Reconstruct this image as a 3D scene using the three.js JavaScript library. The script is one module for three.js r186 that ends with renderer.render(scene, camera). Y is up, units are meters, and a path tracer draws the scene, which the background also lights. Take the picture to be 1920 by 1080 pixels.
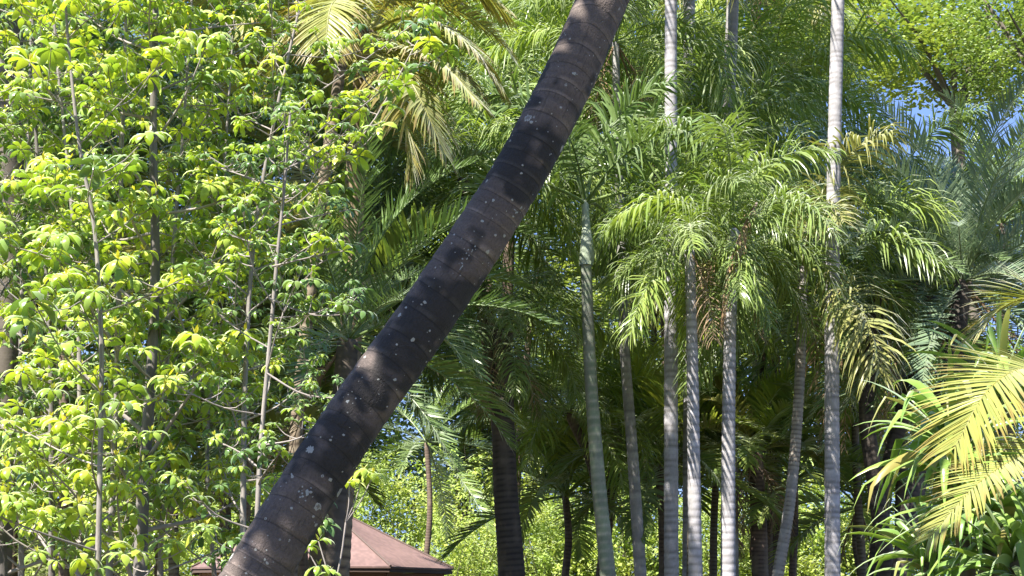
import * as THREE from 'three';
import { mergeGeometries } from 'three/addons/utils/BufferGeometryUtils.js';

// ---------------------------------------------------------------- camera, sky, sun, exposure
const scene = new THREE.Scene();
const FOCAL = 2600, EYE = 1.6, PITCH = Math.atan(590 / 2600);
const camera = new THREE.PerspectiveCamera(2 * Math.atan(540 / FOCAL) * 180 / Math.PI, 16 / 9, 0.1, 900);
camera.position.set(0, EYE, 0);
camera.rotation.x = PITCH;
const SUN = new THREE.Vector3(-0.40, 0.80, 0.45).normalize();
{
  // clear sky: deep blue overhead, paler towards the horizon and round the sun
  const w = 512, h = 256, d = new Float32Array(w * h * 4), p = new THREE.Vector3();
  for (let y = 0; y < h; y++) for (let x = 0; x < w; x++) {
    const el = (y + 0.5 - h / 2) / h * Math.PI, az = (x + 0.5) / w * Math.PI * 2 - Math.PI;
    p.set(Math.cos(el) * Math.cos(az), Math.sin(el), Math.cos(el) * Math.sin(az));
    const u = Math.pow(1 - Math.max(0, p.y), 3), g = 0.28 * Math.pow(Math.max(0, p.dot(SUN)), 14), k = (y * w + x) * 4;
    d[k] = 0.055 + 0.16 * u + g; d[k + 1] = 0.115 + 0.20 * u + g; d[k + 2] = 0.32 + 0.20 * u + g; d[k + 3] = 1;
  }
  const t = new THREE.DataTexture(d, w, h, THREE.RGBAFormat, THREE.FloatType);
  t.mapping = THREE.EquirectangularReflectionMapping; t.magFilter = t.minFilter = THREE.LinearFilter; t.needsUpdate = true;
  scene.background = t; scene.environment = t;
}
const sun = new THREE.DirectionalLight(new THREE.Color(1.0, 0.95, 0.86), 5);
sun.position.copy(SUN).multiplyScalar(60).add(new THREE.Vector3(0, 0, -18));
sun.target.position.set(0, 0, -18);
sun.castShadow = true;
sun.shadow.mapSize.set(4096, 4096);
Object.assign(sun.shadow.camera, { left: -40, right: 40, top: 40, bottom: -40, near: 1, far: 160 });
scene.add(sun, sun.target);
const renderer = new THREE.WebGLRenderer({ antialias: true });
renderer.toneMapping = THREE.LinearToneMapping;
renderer.toneMappingExposure = 3.2;
renderer.shadowMap.enabled = true;

// ---------------------------------------------------------------- helpers
const V = (x, y, z) => new THREE.Vector3(x, y, z);
const rng = seed => { let a = seed * 2654435761 >>> 0; return () => { a = a + 0x6D2B79F5 | 0; let t = Math.imul(a ^ a >>> 15, 1 | a); t = t + Math.imul(t ^ t >>> 7, 61 | t) ^ t; return ((t ^ t >>> 14) >>> 0) / 4294967296; }; };
const hash2 = (x, y) => { let h = Math.imul(x, 374761393) + Math.imul(y, 668265263) | 0; h = Math.imul(h ^ h >>> 13, 1274126177); return ((h ^ h >>> 16) >>> 0) / 4294967296; };
const mod = (a, n) => ((a % n) + n) % n;
function vnoise(x, y, px = 1e6, py = 1e6) {                     // value noise that repeats after px, py cells
  const xi = Math.floor(x), yi = Math.floor(y), u = x - xi, v = y - yi, a = u * u * (3 - 2 * u), b = v * v * (3 - 2 * v);
  const h = (i, j) => hash2(mod(xi + i, px), mod(yi + j, py));
  return (h(0, 0) * (1 - a) + h(1, 0) * a) * (1 - b) + (h(0, 1) * (1 - a) + h(1, 1) * a) * b;
}
const lerp = (a, b, t) => a + (b - a) * t, clamp = (x, a = 0, b = 1) => Math.min(b, Math.max(a, x)), sstep = (a, b, x) => { const t = clamp((x - a) / (b - a)); return t * t * (3 - 2 * t); };
const cP = Math.cos(PITCH), sP = Math.sin(PITCH);
function at(px, py, d) {                                          // the point of the place that stands d metres away in this direction
  const x = (px - 960) / FOCAL, y = (540 - py) / FOCAL, wy = y * cP + sP, wz = y * sP - cP, s = -d / wz;
  return V(x * s, EYE + wy * s, -d);
}
const taken = {};
const numbered = n => { taken[n] = (taken[n] ?? -1) + 1; return taken[n] ? `${n}_${String(taken[n]).padStart(3, '0')}` : n; };
function thing(name, label, category, pos, group) {
  const o = new THREE.Group(); o.name = numbered(name); o.position.copy(pos); o.userData = { label, category };
  if (group) o.userData.group = group;
  scene.add(o); return o;
}
function part(name, geo, mat, parent, pos) {
  const m = new THREE.Mesh(geo, mat); m.name = name; m.castShadow = m.receiveShadow = true;
  if (pos) m.position.copy(pos);
  parent.add(m); return m;
}
class GB {                                                        // collects vertices of one mesh
  constructor() { this.p = []; this.c = []; this.u = []; this.i = []; }
  v(p, c, u = 0, w = 0) { this.p.push(p.x, p.y, p.z); this.c.push(c[0], c[1], c[2]); this.u.push(u, w); return this.p.length / 3 - 1; }
  t(a, b, c) { this.i.push(a, b, c); }
  q(a, b, c, d) { this.i.push(a, b, c, a, c, d); }
  geo(off) {
    const g = new THREE.BufferGeometry();
    g.setAttribute('position', new THREE.Float32BufferAttribute(this.p, 3));
    g.setAttribute('color', new THREE.Float32BufferAttribute(this.c, 3));
    g.setAttribute('uv', new THREE.Float32BufferAttribute(this.u, 2));
    g.setIndex(this.i);
    if (off) g.translate(-off.x, -off.y, -off.z);
    g.computeVertexNormals(); return g;
  }
}
const UP = V(0, 1, 0);
function frameAt(curve, t, ref) {
  const T = curve.getTangentAt(clamp(t, 0, 1)), S = V().crossVectors(T, ref).normalize(), N = V().crossVectors(S, T);
  return { T, S, N };
}
// a tapered tube; rad(t, angle, s) and col(t, angle, s) give its surface; u, v in metres
function tube(gb, curve, n, sides, rad, col, { cap = true, t0 = 0, t1 = 1 } = {}) {
  const L = curve.getLength(), rows = [];
  let ref = null;
  for (let k = 0; k <= n; k++) {
    const t = lerp(t0, t1, k / n), P = curve.getPointAt(t), T = curve.getTangentAt(t);
    if (!ref) ref = Math.abs(T.y) > 0.9 ? V(1, 0, 0) : V(0, 1, 0);
    const A = ref.clone().addScaledVector(T, -ref.dot(T)).normalize(), B = V().crossVectors(T, A), row = [];
    ref = A;
    for (let j = 0; j <= sides; j++) {
      const a = j / sides * Math.PI * 2, r = rad(t, a, t * L);
      row.push(gb.v(P.clone().addScaledVector(A, Math.cos(a) * r).addScaledVector(B, Math.sin(a) * r), col(t, a, t * L), j / sides, t * L));
    }
    rows.push(row);
  }
  for (let k = 0; k < n; k++) for (let j = 0; j < sides; j++) gb.q(rows[k][j], rows[k][j + 1], rows[k + 1][j + 1], rows[k + 1][j]);
  if (cap) for (const [row, t] of [[rows[0], t0], [rows[n], t1]]) { const c = gb.v(curve.getPointAt(t), col(t, 0, t * L)); for (let j = 0; j < sides; j++) gb.t(c, row[j], row[j + 1]); }
}
const cat = pts => new THREE.CatmullRomCurve3(pts, false, 'centripetal');

// ---------------------------------------------------------------- materials
function dataTex(w, h, f, srgb) {
  const d = new Uint8Array(w * h * 4);
  for (let y = 0; y < h; y++) for (let x = 0; x < w; x++) { const c = f(x / w, y / h, x, y), k = (y * w + x) * 4; d[k] = clamp(c[0]) * 255; d[k + 1] = clamp(c[1]) * 255; d[k + 2] = clamp(c[2]) * 255; d[k + 3] = 255; }
  const t = new THREE.DataTexture(d, w, h); t.wrapS = t.wrapT = THREE.RepeatWrapping; t.magFilter = THREE.LinearFilter; t.minFilter = THREE.LinearMipmapLinearFilter; t.generateMipmaps = true;
  if (srgb) t.colorSpace = THREE.SRGBColorSpace;
  t.needsUpdate = true; return t;
}
const grey = v => [v, v, v];
// fine bark grain: u once round the stem, v repeats every metre
const grainMap = dataTex(128, 512, (u, v) => {
  const n = 0.5 * vnoise(u * 48, v * 40, 48, 40) + 0.3 * vnoise(u * 12, v * 90, 12, 90) + 0.2 * vnoise(u * 6, v * 7, 6, 7);
  return grey(0.72 + 0.28 * n);
}, false);
const leafMat = (r, g, b, tr = 0.4, coat = 0.5, cr = 0.3) => new THREE.MeshPhysicalMaterial({ color: new THREE.Color().setRGB(r, g, b), vertexColors: true, roughness: 1, transmission: tr, thickness: 0, clearcoat: coat, clearcoatRoughness: cr, side: THREE.DoubleSide });
const barkMat = new THREE.MeshStandardMaterial({ vertexColors: true, roughness: 0.9, map: grainMap, bumpMap: grainMap, bumpScale: 0.006 });
const M = {
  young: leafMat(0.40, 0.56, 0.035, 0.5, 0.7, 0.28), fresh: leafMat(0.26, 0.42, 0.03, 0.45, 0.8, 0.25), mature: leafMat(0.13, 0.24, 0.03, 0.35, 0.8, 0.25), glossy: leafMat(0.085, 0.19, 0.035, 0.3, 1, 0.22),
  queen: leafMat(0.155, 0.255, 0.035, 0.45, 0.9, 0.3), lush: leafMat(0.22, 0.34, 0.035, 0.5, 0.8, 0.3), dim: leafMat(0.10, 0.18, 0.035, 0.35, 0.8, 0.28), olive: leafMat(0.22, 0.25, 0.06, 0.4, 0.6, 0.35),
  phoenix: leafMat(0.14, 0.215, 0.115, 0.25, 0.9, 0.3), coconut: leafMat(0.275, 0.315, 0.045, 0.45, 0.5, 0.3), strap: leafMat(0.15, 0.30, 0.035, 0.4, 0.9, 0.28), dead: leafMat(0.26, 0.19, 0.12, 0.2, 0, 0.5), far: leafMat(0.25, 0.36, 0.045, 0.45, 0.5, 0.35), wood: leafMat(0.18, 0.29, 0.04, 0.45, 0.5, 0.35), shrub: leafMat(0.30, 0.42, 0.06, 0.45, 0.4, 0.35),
};

// ---------------------------------------------------------------- leaves and fronds
// one leaflet: a bent ribbon with a fold along its middle
function leaflet(gb, P, d0, W0, len, w, droop, col, { seg = 4, prof = [0.55, 1, 0.92, 0.6, 0], fold = 0, twist = 0, tip = null, kink = 0, kinkAt = 0.55 } = {}) {
  let p = P.clone(), d = d0.clone();
  let prev = null;
  for (let k = 0; k <= seg; k++) {
    const t = k / seg, W = W0.clone().addScaledVector(d, -W0.dot(d)).normalize();
    if (twist) W.applyAxisAngle(d, twist * t);
    const N = V().crossVectors(d, W), hw = w * 0.5 * prof[Math.min(prof.length - 1, Math.round(t * (prof.length - 1)))], c = tip && t > 0.7 ? tip : col;
    let row;
    if (hw < 1e-5) row = [gb.v(p, c, 0.5, t * len)];
    else if (fold) row = [gb.v(p.clone().addScaledVector(W, -hw), c, 0, t * len), gb.v(p.clone().addScaledVector(N, -fold * hw), c, 0.5, t * len), gb.v(p.clone().addScaledVector(W, hw), c, 1, t * len)];
    else row = [gb.v(p.clone().addScaledVector(W, -hw), c, 0, t * len), gb.v(p.clone().addScaledVector(W, hw), c, 1, t * len)];
    if (prev) for (let j = 0; j < prev.length - 1; j++) row.length === 1 ? gb.t(prev[j], prev[j + 1], row[0]) : gb.q(prev[j], prev[j + 1], row[j + 1], row[j]);
    prev = row;
    p = p.clone().addScaledVector(d, len / seg);
    d = d.clone().add(V(0, -droop * (0.35 + t) / seg * 2, 0));
    if (kink && t <= kinkAt && t + 1 / seg > kinkAt) d.add(V(0, -kink, 0));
    d.normalize();
  }
}
const tone = (r, k, warm = 0) => { const b = 1 + (r() - 0.5) * k, y = r() * warm; return [b * (1 + y), b * (1 + y * 0.25), b * (1 - y * 0.4)]; };
// a pinnate frond along a curve: rachis and leaflets; each() gets every leaflet instead when it is given
function frond(curve, o, seed, each) {
  const r = rng(seed), gb = new GB(), L = curve.getLength();
  const { n = 40, len = 0.7, w = 0.035, a0 = 25, a1 = 60, lift = 15, plume = 0, droop = 0.5, bare = 0.15, rr = 0.018, ref = UP, warm = 0.25, stem = [1.2, 1.1, 0.8], tip = null, vary = 0.35, seg = 4, fold = 0, twist = 0.5, roll = 0 } = o;
  tube(gb, curve, 14, 5, t => rr * lerp(1.5, 0.15, Math.pow(t, 0.7)), () => stem);
  for (let k = 0; k < n; k++) for (const sg of [-1, 1]) {
    const t = bare + (1 - bare) * ((k + 0.5 + (r() - 0.5) * 0.7) / n), F = frameAt(curve, t, ref), T = F.T, S = F.S.applyAxisAngle(T, roll), N = F.N.applyAxisAngle(T, roll), u = (t - bare) / (1 - bare);
    const a = lerp(a0, a1, u) * Math.PI / 180 + (r() - 0.5) * 0.25, l = (lift + plume * (r() * 2 - 1)) * Math.PI / 180;
    const d = S.clone().multiplyScalar(sg * Math.cos(l)).addScaledVector(N, Math.sin(l)).multiplyScalar(Math.cos(a)).addScaledVector(T, Math.sin(a)).normalize();
    const ll = len * Math.pow(Math.sin(Math.PI * clamp(0.12 + 0.8 * u)), 0.6) * (0.85 + 0.3 * r()), g = each ? new GB() : gb;
    leaflet(g, curve.getPointAt(t), d, T, ll, w * (0.75 + 0.25 * Math.sin(Math.PI * u)), droop * (0.6 + 0.8 * r()), tone(r, vary, warm), { seg, tip: tip && r() < 0.6 ? tip : null, twist: (r() - 0.5) * twist, fold });
    if (each) each(g);
  }
  return gb;
}
function arc(L, elev, bend, sway) {                               // a frond's rachis that leaves the crown at elev degrees and bends down
  const pts = [V(0, 0, 0)], n = 10; let p = V(0, 0, 0);
  for (let k = 0; k < n; k++) { const a = (elev - bend * Math.pow((k + 0.5) / n, 1.35)) * Math.PI / 180; p = p.clone().add(V(Math.cos(a), Math.sin(a), sway * (k / n) * 0.5).multiplyScalar(L / n)); pts.push(p); }
  return cat(pts);
}
const Z = V(0, 0, 1), NEGZ = V(0, 0, -1);
const KINDS = {
  queen: { L: 2.6, n: 66, len: 0.8, w: 0.032, a0: 22, a1: 48, lift: 5, plume: 60, droop: 1.7, bare: 0.22, warm: 0.3, bend: 95, elevs: [82, 62, 42, 22, 2, -20] },
  fox: { L: 2.2, n: 64, len: 0.62, w: 0.034, a0: 25, a1: 50, lift: 10, plume: 80, droop: 1.2, bare: 0.18, warm: 0.25, bend: 80, elevs: [78, 58, 40, 20, 0, -22] },
  areca: { L: 2.3, n: 40, len: 0.62, w: 0.045, a0: 25, a1: 60, lift: 28, plume: 10, droop: 0.5, bare: 0.2, warm: 0.4, bend: 70, elevs: [80, 65, 50, 35, 18, -5] },
  phoenix: { L: 2.9, n: 62, len: 0.42, w: 0.026, a0: 30, a1: 58, lift: 30, plume: 22, droop: 0.08, bare: 0.14, warm: 0.12, bend: 55, elevs: [80, 62, 44, 25, 5, -30] },
  coconut: { L: 3.6, n: 58, len: 0.85, w: 0.05, a0: 15, a1: 50, lift: 8, plume: 6, droop: 0.55, bare: 0.2, warm: 0.5, bend: 75, elevs: [78, 60, 42, 24, 4, -25], tip: [1.1, 0.7, 0.5] },
};
const frondLib = {};
function frondSet(kind) {                                         // two shapes for each lean of a frond, shared by all palms of a kind
  if (frondLib[kind]) return frondLib[kind];
  const K = KINDS[kind], set = [];
  K.elevs.forEach((e, i) => { const v = []; for (let k = 0; k < 2; k++) { const r = rng(kind.length * 91 + i * 7 + k); v.push(frond(arc(K.L, e + (r() - 0.5) * 8, K.bend * (0.85 + 0.3 * r()) * (e < 0 ? 0.6 : 1), (r() - 0.5) * 0.5), { ...K, ref: UP }, i * 31 + k * 13 + 5).geo()); } set.push(v); });
  const r = rng(4), dead = [];
  for (let k = 0; k < 2; k++) dead.push(frond(arc(K.L * 0.85, -52 - 10 * k, 34, 0.2), { ...K, n: 26, len: K.len * 0.8, w: K.w * 0.6, droop: 1.6, plume: 50, vary: 0.7, warm: 0.2, stem: [0.9, 0.8, 0.7] }, 77 + k).geo());
  return frondLib[kind] = Object.assign(set, { dead });
}
function crown(parent, pos, { kind, n = 16, size = 1, mat, mats, seed = 1, dead = 0, low = 5, high = 0, spin = 0 }) {
  const set = frondSet(kind), r = rng(seed);
  for (let i = 0; i < n; i++) {
    const c = Math.min(5, Math.floor(lerp(high, low + 0.999, (i + r() * 0.6) / n))), g = set[c][r() < 0.5 ? 0 : 1];
    const m = part('frond', g, mats ? mats[Math.floor(r() * mats.length)] : mat, parent, pos);
    m.rotation.set((r() - 0.5) * 0.16, spin + i * 2.39996 + (r() - 0.5) * 0.5, (r() - 0.5) * 0.16, 'YXZ'); m.scale.setScalar(size * (0.85 + 0.3 * r()));
  }
  for (let i = 0; i < dead; i++) { const m = part('dead_frond', set.dead[i % 2], M.dead, parent, pos); m.rotation.y = spin + r() * 6.28; m.scale.setScalar(size * (0.8 + 0.3 * r())); }
}
function toGround(pts) {                                          // carry a stem on from its lowest seen point down into the ground
  const a = pts[0], b = pts[1], k = clamp(a.y / Math.max(0.3, b.y - a.y), 0, 3), s = a.clone().sub(b).multiplyScalar(k);
  return [V(a.x + clamp(s.x, -0.6, 0.6), -0.12, a.z + clamp(s.z, -0.4, 0.4)), ...pts];
}
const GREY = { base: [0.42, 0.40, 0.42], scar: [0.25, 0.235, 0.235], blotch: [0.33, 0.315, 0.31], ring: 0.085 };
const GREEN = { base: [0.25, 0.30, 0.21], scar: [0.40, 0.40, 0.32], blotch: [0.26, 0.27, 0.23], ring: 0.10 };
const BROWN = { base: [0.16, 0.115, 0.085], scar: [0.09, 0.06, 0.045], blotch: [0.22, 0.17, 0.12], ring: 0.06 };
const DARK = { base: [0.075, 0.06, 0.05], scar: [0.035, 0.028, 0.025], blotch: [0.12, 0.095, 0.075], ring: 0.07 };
function palmTrunk(pts, r0, r1, look, seed, base, sides = 14, flare = 0.35) {
  const curve = cat(pts), L = curve.getLength(), gb = new GB(), n = Math.min(360, Math.round(L / look.ring * 3));
  const rowTone = k => 0.82 + 0.36 * hash2(k, seed);
  tube(gb, curve, n, sides, (t, a, s) => {
    const ph = mod(s / look.ring + 0.25 * (vnoise(Math.cos(a) * 1.5 + 9, s * 1.3 + Math.sin(a) * 1.5 + seed) - 0.5), 1);
    return lerp(r0, r1, Math.pow(t, 0.85)) * (1 + flare * Math.exp(-s / 0.35)) * (1 + (ph < 0.34 ? -0.035 : 0.02 * (1 - ph)) + 0.05 * (vnoise(a * 2, s * 2 + seed, 13, 1e6) - 0.5));
  }, (t, a, s) => {
    const k = Math.floor(s / look.ring), ph = mod(s / look.ring, 1), b = vnoise(a * 1.9, s * 3.1 + seed * 7, 12, 1e6), f = rowTone(k) * (0.9 + 0.2 * vnoise(a * 6, s * 25, 38, 1e6));
    const c = ph < 0.34 ? look.scar : look.base, m = sstep(0.5, 0.72, b) * 0.8;
    return [0, 1, 2].map(i => lerp(c[i], look.blotch[i], m) * f);
  });
  return gb.geo(base);
}
function palm(o) {
  let pts = o.path.map(p => at(...p)); pts = toGround(pts);
  const base = V(pts[0].x, 0, pts[0].z), t = thing(o.name, o.label, 'palm', base, o.group), top = pts[pts.length - 1].clone().sub(base);
  part('trunk', palmTrunk(pts, o.r0, o.r1, o.look, o.seed, base), barkMat, t);
  if (o.shaft) {                                                  // the pale green sheath of old leaf bases under the crown
    const gb = new GB(), c = cat([top.clone().add(V(0, -0.02, 0)), top.clone().add(V(0.01, o.shaft * 0.5, 0)), top.clone().add(V(0, o.shaft, 0))]);
    tube(gb, c, 14, 14, (u, a) => o.r1 * lerp(1.22, 0.75, u) * (0.82 + 0.36 * Math.sin(Math.PI * clamp(u * 1.5 + 0.2))) * (1 + 0.12 * Math.sin(a * 3 + u * 7)), (u, a) => { const k = vnoise(a * 3, u * 9, 19); return [lerp(0.30, 0.50, k), lerp(0.38, 0.54, k), lerp(0.22, 0.46, k)]; });
    part('crownshaft', gb.geo(), barkMat, t); top.y += o.shaft * 0.92;
  }
  for (const [px, f, mat, name] of o.hang || []) part(name, frond(cat(px.map(p => at(...p).sub(base))), { ...KINDS.queen, len: 0.5, w: 0.026, ...f }, o.seed).geo(), mat, t);
  for (const c of [].concat(o.crown || [])) crown(t, c.px ? at(...c.px).sub(base) : top, { seed: o.seed, ...c });
  return t;
}

// ---------------------------------------------------------------- the ground
{
  const g = new THREE.PlaneGeometry(700, 700, 100, 100); g.rotateX(-Math.PI / 2);
  const p = g.attributes.position; for (let k = 0; k < p.count; k++) p.setY(k, (vnoise(p.getX(k) * 0.05, p.getZ(k) * 0.05) - 0.5) * 0.1);
  g.computeVertexNormals();
  const gm = dataTex(512, 512, (u, v) => { const a = vnoise(u * 90, v * 90, 90, 90), b = vnoise(u * 14, v * 14, 14, 14), c = vnoise(u * 230, v * 230, 230, 230), m = sstep(0.35, 0.65, b * 0.6 + a * 0.4); return [lerp(0.42, 0.27, m) * (0.7 + 0.5 * c), lerp(0.33, 0.36, m) * (0.7 + 0.5 * c), lerp(0.23, 0.15, m) * (0.7 + 0.5 * c)]; }, true);
  gm.repeat.set(180, 180);
  const m = new THREE.Mesh(g, new THREE.MeshStandardMaterial({ map: gm, roughness: 1, bumpMap: gm, bumpScale: 0.03 })); m.name = 'ground'; m.receiveShadow = true; m.userData = { kind: 'structure' }; scene.add(m);
}

// ---------------------------------------------------------------- the leaning palm in front
{
  const px = [[477, 1080, 6.6], [646, 810, 6.6], [835, 540, 6.6], [1004, 270, 6.6], [1129, 0, 6.6], [1222, -270, 6.6], [1290, -560, 6.6], [1345, -900, 6.6], [1385, -1300, 6.6], [1400, -1700, 6.6]];
  const pts = px.map(p => at(...p)), a = pts[0], b = pts[1];
  const root = V(a.x - 0.62, -0.15, a.z + 0.05); pts.unshift(V(a.x - 0.52, a.y - 0.95, a.z + 0.02)); pts.unshift(root);
  const base = V(root.x, 0, root.z), t = thing('leaning_palm', 'thick dark palm trunk leaning diagonally across the view with pale lichen spots', 'palm', base);
  const curve = cat(pts), L = curve.getLength(), gb = new GB(), r = rng(12);
  const rings = []; for (let s = 0; s < 3.95; s += 0.04 + 0.1 * r()) rings.push(s);
  const ringOf = (u, s) => {                                       // 0 at a leaf scar, 1 just below the next
    const w = mod(s + 0.05 * (vnoise(u * 4, s / 4 * 10, 4, 10) - 0.5) + 0.014 * Math.sin(u * 6.2832), 4); let k = 0;
    while (k < rings.length - 1 && rings[k + 1] < w) k++;
    return (w - rings[k]) / ((rings[k + 1] ?? 4) - rings[k]);
  };
  const n = Math.round(L / 0.011);
  tube(gb, curve, n, 40, (t2, ang, s) => {
    const ph = ringOf(mod(ang / 6.2831853, 1), s);
    return lerp(0.152, 0.105, Math.pow(s / L, 0.9)) * (1 + 0.5 * Math.exp(-s / 0.4)) * (1 + 0.03 * (1 - ph) - 0.05 * Math.exp(-ph * 9) + 0.05 * (vnoise(ang * 3.2, s * 5, 20, 1e6) - 0.5) + 0.02 * (vnoise(ang * 8, s * 22, 50, 1e6) - 0.5));
  }, () => [1, 1, 1]);
  // bark: brown grey fibres, sooty patches, lichen discs and crusts
  const W = 1024, H = 2048, spots = [];
  for (let k = 0; k < 520; k++) { const big = r(); spots.push([r(), r(), (0.0016 + 0.0045 * Math.pow(r(), 3)) * (big < 0.04 ? 2.4 : 1), r(), r()]); }
  const grid = {}; spots.forEach(s => { const k = Math.floor(s[0] * 32) + '_' + Math.floor(s[1] * 128); (grid[k] ||= []).push(s); });
  const bump = new Uint8Array(W * H * 4);
  const map = dataTex(W, H, (u, v, x, y) => {
    const vm = v * 4, fib = vnoise(u * 120, v * 520, 120, 520) * 0.5 + vnoise(u * 300, v * 1000, 300, 1000) * 0.5, big = vnoise(u * 4, v * 12, 4, 12), mid = vnoise(u * 14, v * 60, 14, 60), ringy = vnoise(u * 5, v * 150, 5, 150), cr = vnoise(u * 90, v * 60, 90, 60);
    const soot = sstep(0.44, 0.6, big * 0.55 + mid * 0.30 + ringy * 0.15);
    let c = [lerp(0.115, 0.024, soot), lerp(0.088, 0.020, soot), lerp(0.076, 0.019, soot)].map(q => q * (0.62 + 0.62 * fib) * (0.8 + 0.4 * ringy) * (cr > 0.86 ? 0.75 : 1));
    const ph = ringOf(u, vm), lip = sstep(0.02, 0.09, ph) * (1 - sstep(0.14, 0.3, ph)) * sstep(0.3, 0.7, vnoise(u * 9, v * 40, 9, 40)), k0 = (ph < 0.05 ? 0.55 : 1) * (1 + 0.6 * lip); c = c.map(q => q * k0 + 0.012 * lip);
    let h = 0.35 + 0.3 * fib + 0.2 * ringy - (cr > 0.86 ? 0.1 : 0);
    const gx = Math.floor(u * 32), gy = Math.floor(v * 128);
    for (let i = -1; i <= 1; i++) for (let j = -1; j <= 1; j++) for (const s of grid[mod(gx + i, 32) + '_' + mod(gy + j, 128)] || []) {
      let du = Math.abs(u - s[0]); du = Math.min(du, 1 - du); let dv = Math.abs(v - s[1]); dv = Math.min(dv, 1 - dv);
      const d = Math.hypot(du * 0.8, dv * 4) / (s[2] * 1.6), e = d + 0.7 * (vnoise(u * 160, v * 640, 160, 640) - 0.5);
      if (e < 1) { const ringed = s[4] > 0.8 && e < 0.55, k = ringed ? 0.25 : 0.75; c = [lerp(c[0], 0.42, k), lerp(c[1], 0.42, k), lerp(c[2], 0.39, k)]; h += 0.12; }
    }
    const crust = vnoise(u * 9 + 3, v * 26, 9, 26), edge = vnoise(u * 90, v * 380, 90, 380);
    if (crust * 0.8 + edge * 0.25 > 0.945) { c = [0.36, 0.38, 0.38].map((q, i) => lerp(c[i], q, 0.55 + 0.3 * edge)); h += 0.1; }
    const k = (y * W + x) * 4; bump[k] = bump[k + 1] = bump[k + 2] = clamp(h) * 255; bump[k + 3] = 255;
    return c.map(q => Math.pow(q, 1 / 2.2));
  }, true);
  const bt = new THREE.DataTexture(bump, W, H); bt.wrapS = bt.wrapT = THREE.RepeatWrapping; bt.magFilter = THREE.LinearFilter; bt.needsUpdate = true;
  map.repeat.set(1, 0.25); bt.repeat.set(1, 0.25);
  part('trunk', gb.geo(base), new THREE.MeshStandardMaterial({ map, bumpMap: bt, bumpScale: 0.012, roughness: 0.88 }), t);
  crown(t, pts[pts.length - 1].clone().sub(base), { kind: 'coconut', n: 20, size: 0.95, mat: M.lush, seed: 41, low: 3 });
}

// ---------------------------------------------------------------- slender trees with whorled leaves on the left
const whorls = [];
for (let k = 0; k < 8; k++) {
  const r = rng(300 + k), gb = new GB(), n = 6 + Math.floor(r() * 3);
  for (let i = 0; i < n; i++) {
    const az = i / n * 6.283 + (r() - 0.5) * 0.5, up = 0.45 * r() - (k % 2) * 0.2, d = V(Math.cos(az) * Math.cos(up), Math.sin(up), Math.sin(az) * Math.cos(up));
    const W = V(-Math.sin(az), (r() - 0.5) * 0.5, Math.cos(az));
    leaflet(gb, d.clone().multiplyScalar(0.012), d, W, 0.15 * (0.75 + 0.4 * r()), 0.05 * (0.85 + 0.3 * r()), k % 2 ? 2.4 : 1.5, tone(r, 0.3, 0.28), { seg: 5, prof: [0.1, 0.5, 0.9, 1, 0.72, 0], fold: 0.28, twist: (r() - 0.5) * 0.6 });
  }
  for (let i = 0; i < 3; i++) { const az = r() * 6.28, d = V(Math.cos(az) * 0.5, 0.85, Math.sin(az) * 0.5).normalize(); leaflet(gb, V(0, 0.01, 0), d, V(-Math.sin(az), 0, Math.cos(az)), 0.06, 0.02, 0.5, [1.5, 0.95, 0.7], { seg: 3, prof: [0.3, 1, 0.7, 0] }); }
  whorls.push(gb.geo());
}
const TWIG = [0.32, 0.28, 0.26];
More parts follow.
